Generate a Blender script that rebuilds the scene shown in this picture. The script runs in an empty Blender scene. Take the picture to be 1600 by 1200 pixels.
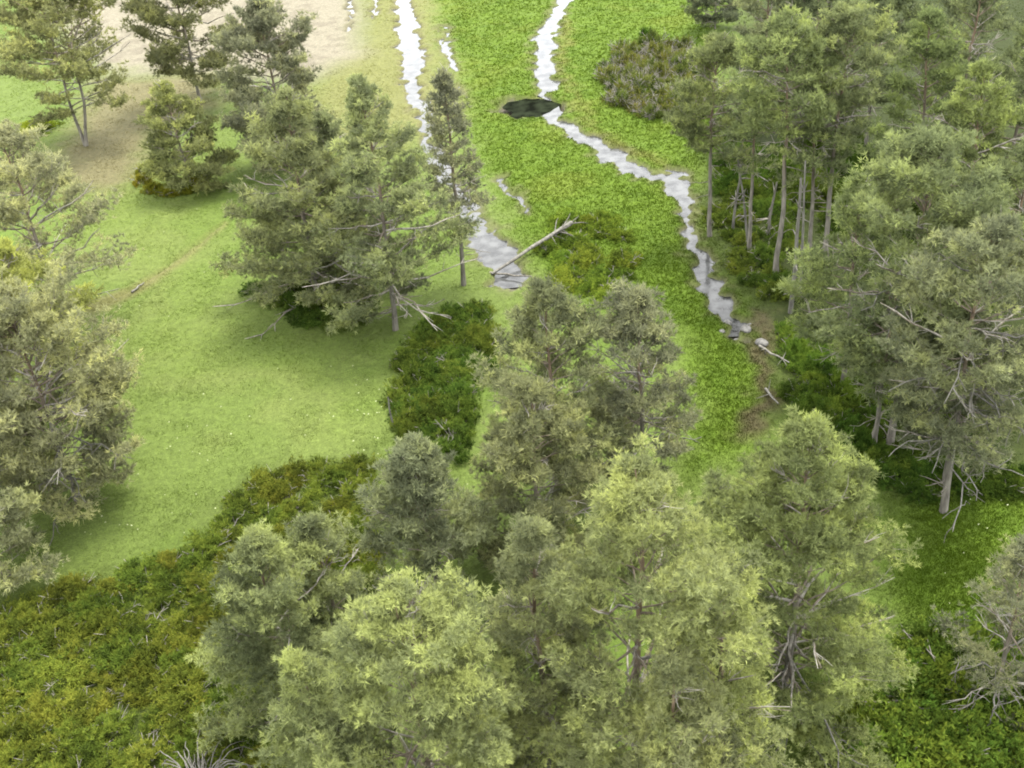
import bpy, math, random
import numpy as np
from mathutils import Matrix, Vector

C = bpy.data.collections.new('scene'); bpy.context.scene.collection.children.link(C)
sc = bpy.context.scene
R = math.radians

# ------------------------------------------------------------------ camera
CAM_H, PITCH, ROLL, FPX = 30.0, R(33.5), R(5.0), 1750.0
FW = np.array([0, math.cos(PITCH), -math.sin(PITCH)])
U0 = np.array([0, math.sin(PITCH), math.cos(PITCH)]); R0 = np.array([1.0, 0, 0])
RV = math.cos(ROLL) * R0 - math.sin(ROLL) * U0
UV = math.sin(ROLL) * R0 + math.cos(ROLL) * U0
cam_d = bpy.data.cameras.new('camera'); cam = bpy.data.objects.new('camera', cam_d); C.objects.link(cam)
cam_d.sensor_width = 36; cam_d.lens = 36 * FPX / 1600; cam_d.clip_end = 3000; cam_d.clip_start = .5
cam.matrix_world = Matrix(((RV[0], UV[0], -FW[0], 0), (RV[1], UV[1], -FW[1], 0), (RV[2], UV[2], -FW[2], CAM_H), (0, 0, 0, 1)))
sc.camera = cam

# ------------------------------------------------------------------ sky, sun, exposure
SUN_EL, SUN_AZ = R(70), R(48)          # azimuth from +Y (away from the camera) towards +X
w = bpy.data.worlds.new('World'); sc.world = w; w.use_nodes = True
nt = w.node_tree; nt.nodes.clear()
out = nt.nodes.new('ShaderNodeOutputWorld'); bg = nt.nodes.new('ShaderNodeBackground')
sky = nt.nodes.new('ShaderNodeTexSky'); sky.sky_type = 'NISHITA'; sky.sun_disc = False
sky.sun_elevation = SUN_EL; sky.sun_rotation = SUN_AZ
tc = nt.nodes.new('ShaderNodeTexCoord'); cn = nt.nodes.new('ShaderNodeTexNoise'); cn.inputs['Scale'].default_value = 2.2; cn.inputs['Detail'].default_value = 5
cr = nt.nodes.new('ShaderNodeValToRGB'); cr.color_ramp.elements[0].position = .30; cr.color_ramp.elements[0].color = (.55, .55, .55, 1)
cr.color_ramp.elements[1].position = .62; cr.color_ramp.elements[1].color = (1, 1, 1, 1)
mx = nt.nodes.new('ShaderNodeMix'); mx.data_type = 'RGBA'; mx.inputs[7].default_value = (9.0, 8.9, 8.6, 1)
nt.links.new(tc.outputs['Generated'], cn.inputs['Vector']); nt.links.new(cn.outputs['Fac'], cr.inputs['Fac'])
nt.links.new(cr.outputs['Color'], mx.inputs[0]); nt.links.new(sky.outputs['Color'], mx.inputs[6])
nt.links.new(mx.outputs[2], bg.inputs['Color']); bg.inputs['Strength'].default_value = .1
nt.links.new(bg.outputs[0], out.inputs[0])
sd = bpy.data.lights.new('sun', 'SUN'); sd.energy = 1.5; sd.angle = R(18); sd.color = (1, .95, .86)
sun = bpy.data.objects.new('sun', sd); C.objects.link(sun)
sv = Vector((math.sin(SUN_AZ) * math.cos(SUN_EL), math.cos(SUN_AZ) * math.cos(SUN_EL), math.sin(SUN_EL)))
sun.rotation_euler = sv.to_track_quat('Z', 'Y').to_euler(); sun.location = (0, 60, 80)
sc.view_settings.view_transform = 'Standard'; sc.view_settings.look = 'None'
sc.view_settings.exposure = 2.48; sc.view_settings.gamma = 1
sc.cycles.max_bounces = 6; sc.cycles.diffuse_bounces = 3; sc.cycles.transmission_bounces = 3; sc.cycles.use_denoising = True; sc.cycles.filter_width = 1.9

# ------------------------------------------------------------------ picture -> place
def ray(px, py):
    d = FW + RV * ((px - 800) / FPX) - UV * ((py - 600) / FPX); return d
def at(px, py, z=0.0):
    d = ray(px, py); t = (z - CAM_H) / d[2]; return np.array([d[0] * t, d[1] * t, z])
def proj(p):
    v = np.asarray(p, float) - np.array([0, 0, CAM_H]); zf = v @ FW
    return 800 + FPX * (v @ RV) / zf, 600 - FPX * (v @ UV) / zf, zf
def stand(tx, ty, base):
    """foot point and height of something upright whose tip and foot rows are known"""
    lo, hi = .2, 26.0
    for _ in range(50):
        h = (lo + hi) / 2; p = at(tx, ty, h)
        by = proj((p[0], p[1], 0))[1] if p[1] > 2 else 9e9
        if by > base: hi = h
        else: lo = h
    p = at(tx, ty, h); return np.array([p[0], p[1], 0.0]), h

# ------------------------------------------------------------------ noise
def vnoise(x, y, seed=0):
    xi = np.floor(x).astype(np.int64); yi = np.floor(y).astype(np.int64); xf = x - xi; yf = y - yi
    def hsh(a, b):
        n = (a * 374761393 + b * 668265263 + seed * 974634777) & 0xffffffff
        n = ((n ^ (n >> 13)) * 1274126177) & 0xffffffff
        return ((n ^ (n >> 16)) & 0xffff) / 65535.0
    u = xf * xf * (3 - 2 * xf); v = yf * yf * (3 - 2 * yf)
    return (hsh(xi, yi) * (1 - u) + hsh(xi + 1, yi) * u) * (1 - v) + (hsh(xi, yi + 1) * (1 - u) + hsh(xi + 1, yi + 1) * u) * v
def fbm(x, y, s=1.0, oct=4, seed=0):
    a, t, f = 0, 0, 1.0
    for o in range(oct):
        a = a + vnoise(x * s * f + 17.3 * o, y * s * f - 9.1 * o, seed + o) / f; t += 1 / f; f *= 2.03
    return a / t

def seg_dist(X, Y, pts):
    """distance to a poly-line minus its varying half width (negative inside)"""
    best = np.full(X.shape, 1e9)
    for (ax, ay, aw), (bx, by, bw) in zip(pts[:-1], pts[1:]):
        dx, dy = bx - ax, by - ay; L2 = dx * dx + dy * dy + 1e-9
        t = np.clip(((X - ax) * dx + (Y - ay) * dy) / L2, 0, 1)
        best = np.minimum(best, np.hypot(X - ax - t * dx, Y - ay - t * dy) - (aw + (bw - aw) * t))
    return best
def poly_dist(X, Y, P):
    """signed distance to a polygon, negative inside"""
    d = np.full(X.shape, 1e18); inside = np.zeros(X.shape, bool); n = len(P)
    for i in range(n):
        ax, ay = P[i][:2]; bx, by = P[(i + 1) % n][:2]; dx, dy = bx - ax, by - ay
        t = np.clip(((X - ax) * dx + (Y - ay) * dy) / (dx * dx + dy * dy + 1e-9), 0, 1)
        d = np.minimum(d, (X - ax - t * dx) ** 2 + (Y - ay - t * dy) ** 2)
        c = ((ay > Y) != (by > Y)) & (X < dx * (Y - ay) / (dy + 1e-12) + ax); inside ^= c
    d = np.sqrt(d); return np.where(inside, -d, d)
def smooth(d, wdt): 
    t = np.clip(.5 - d / (2 * wdt), 0, 1); return t * t * (3 - 2 * t)
def gpoly(pts): return [at(x, y) for x, y in pts]
def gline(pts):
    r = []
    for x, y, wp in pts:
        a, b = at(x - wp / 2, y), at(x + wp / 2, y); p = at(x, y); r.append((p[0], p[1], np.hypot(*(b - a)[:2]) / 2))
    return r

# ------------------------------------------------------------------ the water's courses (read off the photo as ground points)
STREAM = gline([(905, -60, 30), (892, -20, 30), (868, 22, 27), (852, 60, 34), (849, 100, 36), (857, 128, 32), (850, 152, 20), (858, 172, 14), (872, 186, 28), (905, 207, 36),
                (945, 236, 48), (985, 262, 38), (1012, 270, 36), (1045, 276, 54), (1064, 297, 36), (1070, 322, 20), (1073, 352, 22),
                (1083, 386, 28), (1100, 420, 31), (1118, 450, 34), (1132, 482, 34), (1149, 512, 34), (1150, 522, 28)])
POND = gline([(622, -50, 20), (628, -10, 20), (637, 40, 30), (645, 90, 38), (645, 130, 24), (660, 180, 20), (676, 232, 22), (705, 290, 22), (738, 345, 36), (770, 385, 62), (797, 430, 50), (800, 446, 30)])
RILL = gline([(690, 40, 7), (700, 80, 10), (710, 112, 9)])
RILL2 = gline([(716, 130, 5), (726, 155, 5)])
RILL3 = gline([(788, 275, 9), (802, 300, 13), (820, 330, 9)])
POOL = gline([(800, 165, 60), (826, 167, 86), (852, 169, 60)])
STRIP = gline([(545, -30, 8), (546, 10, 8), (547, 48, 6)])
STRIP2 = gline([(586, -25, 7), (585, 5, 7), (585, 28, 5)])
TRENCH = gline([(165, 472, 5), (215, 445, 5), (275, 405, 5), (345, 352, 5)])
STREAM = [(x, y, w_ * .86) for x, y, w_ in STREAM]
WATERS = [STREAM, POND, RILL, RILL2, RILL3, POOL, STRIP, STRIP2]

def water_d(X, Y):
    wx = X + (fbm(X, Y, 1.1, 2, 3) - .5) * 1.7; wy = Y + (fbm(X, Y, 1.1, 2, 7) - .5) * 1.8
    d = seg_dist(wx, wy, WATERS[0])
    for q in WATERS[1:]: d = np.minimum(d, seg_dist(wx, wy, q))
    return d
WET = gpoly([(672, -60), (700, 60), (725, 130), (745, 240), (800, 330), (850, 430), (960, 450), (1060, 520), (1085, 640), (1080, 740), (1180, 700), (1205, 560),
             (1165, 470), (1110, 380), (1090, 270), (1200, 250), (1120, 170), (1110, 60), (1180, -60)])
WET2 = gpoly([(1400, 770), (1700, 730), (1700, 1060), (1500, 1040), (1400, 960)])
SOIL = gpoly([(60, -90), (100, 60), (170, 115), (300, 110), (470, 125), (560, 92), (562, 40), (548, -90)])
SOIL2 = gpoly([(85, 250), (120, 190), (150, 120), (330, 115), (330, 170), (240, 210), (228, 270), (180, 290), (100, 290)])
DRY = gpoly([(470, 140), (565, 60), (556, -80), (690, -80), (690, 60), (735, 170), (640, 240), (500, 210)])
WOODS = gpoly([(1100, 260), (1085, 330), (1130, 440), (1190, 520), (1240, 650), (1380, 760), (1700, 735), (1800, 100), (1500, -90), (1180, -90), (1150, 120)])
PALE = gpoly([(90, 290), (330, 250), (330, 420), (420, 520), (600, 580), (590, 690), (380, 760), (240, 690), (190, 560), (110, 430)])
MAT = gpoly([(-200, 990), (60, 930), (250, 880), (400, 760), (570, 720), (600, 900), (500, 1300), (-300, 1300)])
BANK = gline([(880, 30, 12), (882, 70, 20), (878, 110, 12), (925, 205, 10), (985, 240, 30), (1050, 262, 6)])
BANK2 = gline([(1195, 500, 30), (1200, 560, 26), (1190, 640, 46), (1165, 670, 40)])
PATH = gline([(145, 480, 50), (205, 455, 30), (280, 410, 14), (350, 350, 8)])

def terrain(X, Y):
    d = water_d(X, Y)
    wet = np.maximum(smooth(poly_dist(X, Y, WET), 1.5), smooth(poly_dist(X, Y, WET2), 1.5))
    z = (fbm(X, Y, .06, 3, 31) - .5) * .5 + (fbm(X, Y, .9, 3, 5) - .5) * (.08 + .16 * wet) + (fbm(X, Y, 2.6, 2, 9) - .5) * (.07 + .08 * wet)
    near = smooth(d - .7, .9)
    z = z * (1 - near) + near * (.07 + (fbm(X, Y, 1.5, 2, 12) - .5) * .10)
    dw = smooth(d, .26); z = z - dw * (.35 + .12 * np.clip(fbm(X, Y, 1.9, 3, 61) * 3 - 1.35, -1.2, 1))
    z = z - smooth(seg_dist(X + (fbm(X, Y, .8, 3, 15) - .5) * 1.6, Y + (fbm(X, Y, .8, 3, 16) - .5) * 1.6, POOL), .5) * .35
    tr = seg_dist(X + (fbm(X, Y, 1.4, 2, 4) - .5) * .5, Y + (fbm(X, Y, 1.4, 2, 6) - .5) * .5, TRENCH); z = z - smooth(tr, .12) * .22
    far = np.clip((np.hypot(X, Y - 60) - 110) / 300, 0, 1); return z + far * far * 25, d, wet
def ground_z(x, y):
    z, _, _ = terrain(np.array([float(x)]), np.array([float(y)])); return float(z[0])

def zone_col(X, Y, d, wet):
    n1 = fbm(X, Y, .22, 4, 41); n2 = fbm(X, Y, .9, 4, 43); n3 = fbm(X, Y, .08, 3, 44)
    wx, wy = X + (n2 - .5) * 2.4, Y + (n1 - .5) * 4
    col = np.empty(X.shape + (3,)); col[:] = (.147, .205, .044)
    def mix(m, c):
        m = np.clip(m, 0, 1)[..., None]; col[:] = col * (1 - m) + np.array(c) * m
    mix(smooth(poly_dist(wx, wy, PALE), 4) * .8 * np.clip((n1 - .3) * 2, 0, 1), (.215, .245, .075))
    mix(np.clip((n1 - .5) * 5, 0, 1) * .5, (.115, .19, .024))
    mix(smooth(poly_dist(wx, wy, DRY), 3) * .9, (.21, .215, .075))
    mix(np.maximum(smooth(poly_dist(wx, wy, WET), 1.6), smooth(poly_dist(wx, wy, WET2), 2)), (.122, .196, .018))
    mix(wet * np.clip((n2 - .5) * 5, 0, 1) * .55, (.088, .155, .012))
    mix(wet * np.clip((n1 - .58) * 6, 0, 1) * .5, (.165, .212, .026))
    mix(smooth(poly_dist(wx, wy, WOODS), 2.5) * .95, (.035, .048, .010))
    mix(smooth(poly_dist(wx, wy, MAT), 2.5) * .85, (.06, .08, .014))
    mix(smooth(poly_dist(wx, wy, SOIL), 2.5) * .95, (.30, .27, .205))
    mix(smooth(poly_dist(wx, wy, SOIL), 2.5) * np.clip((n2 - .5) * 6, 0, 1) * .6, (.20, .175, .13))
    mix(smooth(poly_dist(wx, wy, SOIL2), 2.2) * .8, (.21, .175, .10))
    mix(smooth(seg_dist(wx, wy, BANK), .8) * .75, (.19, .19, .05))
    mix(smooth(seg_dist(wx, wy, BANK2), .6) * .85, (.11, .085, .05))
    mix(smooth(seg_dist(X + (n2 - .5), Y + (n2 - .5), PATH), .5) * .55, (.23, .185, .09))
    mix(smooth(d - .28, .35) * .55, (.17, .155, .085))
    mix(smooth(d + .1, .15), (.17, .155, .12))
    return col * .47

# ------------------------------------------------------------------ mesh and material helpers
def mesh_np(name, V, F, smooth_=True, attrs=None, mat=None):
    me = bpy.data.meshes.new(name); V = np.asarray(V, np.float32); F = np.asarray(F, np.int32)
    k = F.shape[1]; me.vertices.add(len(V)); me.vertices.foreach_set('co', V.ravel())
    me.loops.add(F.size); me.loops.foreach_set('vertex_index', F.ravel())
    me.polygons.add(len(F)); me.polygons.foreach_set('loop_start', np.arange(0, F.size, k, dtype=np.int32))
    me.polygons.foreach_set('loop_total', np.full(len(F), k, np.int32))
    me.polygons.foreach_set('use_smooth', np.full(len(F), smooth_, bool))
    me.update(calc_edges=True)
    for an, (typ, arr) in (attrs or {}).items():
        a = me.attributes.new(an, typ, 'POINT')
        if typ == 'FLOAT': a.data.foreach_set('value', np.asarray(arr, np.float32).ravel())
        else:
            c = np.ones((len(V), 4), np.float32); c[:, :3] = arr; a.data.foreach_set('color', c.ravel())
    if mat: me.materials.append(mat)
    return me
def link(name, me, parent=None):
    o = bpy.data.objects.new(name, me); C.objects.link(o)
    if parent is not None: o.parent = parent
    return o
def thing(name, label, cat, loc, rz=0, group=None):
    o = bpy.data.objects.new(name, None); C.objects.link(o); o.empty_display_size = .3
    o.location = loc; o.rotation_euler = (0, 0, rz); tag(o, label, cat, group); return o
def tag(o, label=None, cat=None, group=None, kind=None):
    if label: o['label'] = label
    if cat: o['category'] = cat
    if group: o['group'] = group
    if kind: o['kind'] = kind
    return o

def new_mat(name):
    m = bpy.data.materials.new(name); m.use_nodes = True; t = m.node_tree; t.nodes.clear()
    o = t.nodes.new('ShaderNodeOutputMaterial'); return m, t, o
def N(t, typ, **kw):
    n = t.nodes.new(typ)
    for k, v in kw.items():
        if k in n.inputs: n.inputs[k].default_value = v
        else: setattr(n, k, v)
    return n
def mixc(t, fac, a, b, blend='MIX'):
    n = t.nodes.new('ShaderNodeMix'); n.data_type = 'RGBA'; n.blend_type = blend
    for s, v in ((0, fac), (6, a), (7, b)):
        if hasattr(v, 'links'): t.links.new(v, n.inputs[s])
        else: n.inputs[s].default_value = v if s == 0 else (*v, 1)
    return n.outputs[2]

def ground_mat():
    m, t, o = new_mat('ground cover'); p = N(t, 'ShaderNodeBsdfPrincipled', Roughness=.95)
    p.inputs['Specular IOR Level'].default_value = .15
    a = N(t, 'ShaderNodeAttribute', attribute_name='cover'); g = N(t, 'ShaderNodeNewGeometry')
    n1 = N(t, 'ShaderNodeTexNoise', Scale=3.2, Detail=6.0, Roughness=.65); n2 = N(t, 'ShaderNodeTexNoise', Scale=14.0, Detail=4.0)
    t.links.new(g.outputs['Position'], n1.inputs['Vector']); t.links.new(g.outputs['Position'], n2.inputs['Vector'])
    r1 = N(t, 'ShaderNodeMapRange'); r1.inputs['From Min'].default_value = .3; r1.inputs['From Max'].default_value = .7; r1.inputs['To Min'].default_value = .74; r1.inputs['To Max'].default_value = 1.22
    r2 = N(t, 'ShaderNodeMapRange'); r2.inputs['From Min'].default_value = .3; r2.inputs['From Max'].default_value = .7; r2.inputs['To Min'].default_value = .7; r2.inputs['To Max'].default_value = 1.25
    t.links.new(n1.outputs['Fac'], r1.inputs['Value']); t.links.new(n2.outputs['Fac'], r2.inputs['Value'])
    mu = N(t, 'ShaderNodeMath', operation='MULTIPLY'); t.links.new(r1.outputs[0], mu.inputs[0]); t.links.new(r2.outputs[0], mu.inputs[1])
    vm = N(t, 'ShaderNodeVectorMath', operation='SCALE'); t.links.new(a.outputs['Color'], vm.inputs[0]); t.links.new(mu.outputs[0], vm.inputs['Scale'])
    t.links.new(vm.outputs[0], p.inputs['Base Color'])
    b = N(t, 'ShaderNodeBump', Strength=.6, Distance=.08); t.links.new(n1.outputs['Fac'], b.inputs['Height']); t.links.new(b.outputs[0], p.inputs['Normal'])
    t.links.new(p.outputs[0], o.inputs[0]); return m
def water_mat(name, col, rough=.12, ior=1.45):
    m, t, o = new_mat(name); p = N(t, 'ShaderNodeBsdfPrincipled', Roughness=rough, IOR=ior); p.inputs['Specular IOR Level'].default_value = .38 if ior > 1.2 else .06
    g = N(t, 'ShaderNodeNewGeometry'); n = N(t, 'ShaderNodeTexNoise', Scale=1.3, Detail=4.0); t.links.new(g.outputs['Position'], n.inputs['Vector'])
    mr = N(t, 'ShaderNodeMapRange'); mr.inputs['From Min'].default_value = .35; mr.inputs['From Max'].default_value = .65; t.links.new(n.outputs['Fac'], mr.inputs['Value'])
    c = mixc(t, mr.outputs[0], tuple(v * .4 for v in col), tuple(min(1, v * 1.9) for v in col)); t.links.new(c, p.inputs['Base Color'])
    n2 = N(t, 'ShaderNodeTexNoise', Scale=5.0, Detail=3.0); t.links.new(g.outputs['Position'], n2.inputs['Vector'])
    b = N(t, 'ShaderNodeBump', Strength=.25, Distance=.03); t.links.new(n2.outputs['Fac'], b.inputs['Height']); t.links.new(b.outputs[0], p.inputs['Normal'])
    t.links.new(p.outputs[0], o.inputs[0]); return m
def leaf_mat(name, dark, mid, light, transl=.34):
    m, t, o = new_mat(name)
    a = N(t, 'ShaderNodeAttribute', attribute_name='tone'); oi = N(t, 'ShaderNodeObjectInfo')
    cr = N(t, 'ShaderNodeValToRGB'); e = cr.color_ramp.elements; e[0].color = (*dark, 1); e[1].color = (*light, 1); x = e.new(.5); x.color = (*mid, 1)
    t.links.new(a.outputs['Fac'], cr.inputs['Fac'])
    c = mixc(t, 1.0, cr.outputs['Color'], oi.outputs['Color'], 'MULTIPLY')
    d = N(t, 'ShaderNodeBsdfDiffuse', Roughness=.6); tr = N(t, 'ShaderNodeBsdfTranslucent'); mxs = N(t, 'ShaderNodeMixShader', Fac=transl)
    t.links.new(c, d.inputs[0]); t.links.new(c, tr.inputs[0]); t.links.new(d.outputs[0], mxs.inputs[1]); t.links.new(tr.outputs[0], mxs.inputs[2])
    t.links.new(mxs.outputs[0], o.inputs[0]); return m
def bark_mat(name, low, up):
    m, t, o = new_mat(name); p = N(t, 'ShaderNodeBsdfPrincipled', Roughness=.9); p.inputs['Specular IOR Level'].default_value = .1
    a = N(t, 'ShaderNodeAttribute', attribute_name='up'); g = N(t, 'ShaderNodeTexCoord')
    n = N(t, 'ShaderNodeTexNoise', Scale=6.0, Detail=4.0); mp = N(t, 'ShaderNodeMapping'); mp.inputs['Scale'].default_value = (1, 1, .25)
    t.links.new(g.outputs['Object'], mp.inputs[0]); t.links.new(mp.outputs[0], n.inputs['Vector'])
    c = mixc(t, a.outputs['Fac'], low, up)
    r = N(t, 'ShaderNodeMapRange'); r.inputs['From Min'].default_value = .3; r.inputs['From Max'].default_value = .7; r.inputs['To Min'].default_value = .55; r.inputs['To Max'].default_value = 1.35
    t.links.new(n.outputs['Fac'], r.inputs['Value']); vm = N(t, 'ShaderNodeVectorMath', operation='SCALE'); t.links.new(c, vm.inputs[0]); t.links.new(r.outputs[0], vm.inputs['Scale'])
    t.links.new(vm.outputs[0], p.inputs['Base Color'])
    b = N(t, 'ShaderNodeBump', Strength=.5, Distance=.03); t.links.new(n.outputs['Fac'], b.inputs['Height']); t.links.new(b.outputs[0], p.inputs['Normal'])
    t.links.new(p.outputs[0], o.inputs[0]); return m

M_NEEDLE = leaf_mat('pine needles', (.080, .092, .055), (.182, .204, .104), (.32, .35, .135))
M_JUNI = leaf_mat('juniper sprays', (.035, .048, .012), (.112, .148, .022), (.215, .24, .034), .3)
M_BROAD = leaf_mat('broad leaves', (.045, .075, .012), (.075, .13, .016), (.13, .18, .02), .35)
M_GRASS = leaf_mat('grass blades', (.6, .6, .6), (.9, .9, .9), (1.3, 1.25, 1.1), .3)
M_BARK = bark_mat('pine bark', (.15, .14, .12), (.16, .118, .082))
M_TWIG = bark_mat('grey twigs', (.165, .155, .135), (.25, .235, .205))
M_DEAD = bark_mat('bleached dead wood', (.135, .13, .115), (.12, .11, .095))
M_STONE = bark_mat('stream stone', (.115, .113, .107), (.115, .113, .107))

# ------------------------------------------------------------------ tubes and tufts
class Tubes:
    def __init__(s): s.V, s.F, s.U, s.n, s.MI = [], [], [], 0, []
    def add(s, pts, radii, sides=5, up=0.0, mi=0):
        P = np.asarray(pts, float); k = len(P); T = np.gradient(P, axis=0); T /= np.linalg.norm(T, axis=1)[:, None] + 1e-9
        ref = np.array([.31, .87, .2]) if abs(T[0][2]) > .7 else np.array([.1, .05, 1.0])
        A = np.cross(T, ref); A /= np.linalg.norm(A, axis=1)[:, None] + 1e-9; B = np.cross(T, A)
        an = np.arange(sides) * 2 * math.pi / sides
        ring = P[:, None, :] + np.asarray(radii)[:, None, None] * (np.cos(an)[None, :, None] * A[:, None, :] + np.sin(an)[None, :, None] * B[:, None, :])
        i = np.arange(k - 1)[:, None] * sides; j = np.arange(sides)[None, :]; jn = (j + 1) % sides
        f = np.stack([i + j, i + jn, i + sides + jn, i + sides + j], -1).reshape(-1, 4) + s.n
        s.V.append(ring.reshape(-1, 3)); s.F.append(f); s.MI.append(np.full(len(f), mi, np.int32))
        s.U.append(np.repeat(np.broadcast_to(np.asarray(up, float), (k,)), sides)); s.n += k * sides
    def mesh(s, name, mat):
        if not s.V: return None
        mats = mat if isinstance(mat, (list, tuple)) else [mat]
        me = mesh_np(name, np.concatenate(s.V), np.concatenate(s.F), True, {'up': ('FLOAT', np.concatenate(s.U))}, mats[0])
        for x in mats[1:]: me.materials.append(x)
        me.polygons.foreach_set('material_index', np.concatenate(s.MI)); return me

def unit(v): return v / (np.linalg.norm(v, axis=-1, keepdims=True) + 1e-9)
def tufts(rng, P, D, ln, wd, k=7, spread=.75, tone=.5, tone_var=.25, tip=.28):
    """needle tufts: k thin blades fanned round each shoot"""
    n = len(P); P = np.repeat(P, k, 0); D = np.repeat(D, k, 0)
    base_tone = np.repeat(np.clip(tone + rng.normal(0, tone_var, n), 0, 1) if np.isscalar(tone) else tone, k)
    d = unit(D + rng.normal(0, spread, (n * k, 3))); L = ln * rng.uniform(.6, 1.25, (n * k, 1)); W = wd * rng.uniform(.7, 1.3, (n * k, 1))
    s = unit(np.cross(d, rng.normal(0, 1, (n * k, 3)))); b = P + d * L * .08
    V = np.stack([b - s * W * .55, b + s * W * .55 + d * L * .25, b + d * L], 1).reshape(-1, 3)
    tn = np.stack([base_tone - tip * .4, base_tone, base_tone + tip], 1)
    return V, np.arange(n * k * 3).reshape(-1, 3), np.clip(tn.ravel(), 0, 1)

PROF = {'cone': lambda t: (1 - t) ** .85 * (.75 + .25 * min(1, t / .12)),
        'oval': lambda t: (1 - t ** 2.3) ** .8 * (.7 + .3 * min(1, t / .3)),
        'spire': lambda t: (1 - t) ** .72 * (.72 + .28 * min(1, t / .2)) * 1.12,
        'dome': lambda t: (1 - t ** 2.2) ** .75 * (.8 + .2 * min(1, t / .25)),
        'broad': lambda t: (1 - t ** 3.2) ** .7 * (.6 + .4 * min(1, t / .45))}

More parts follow.
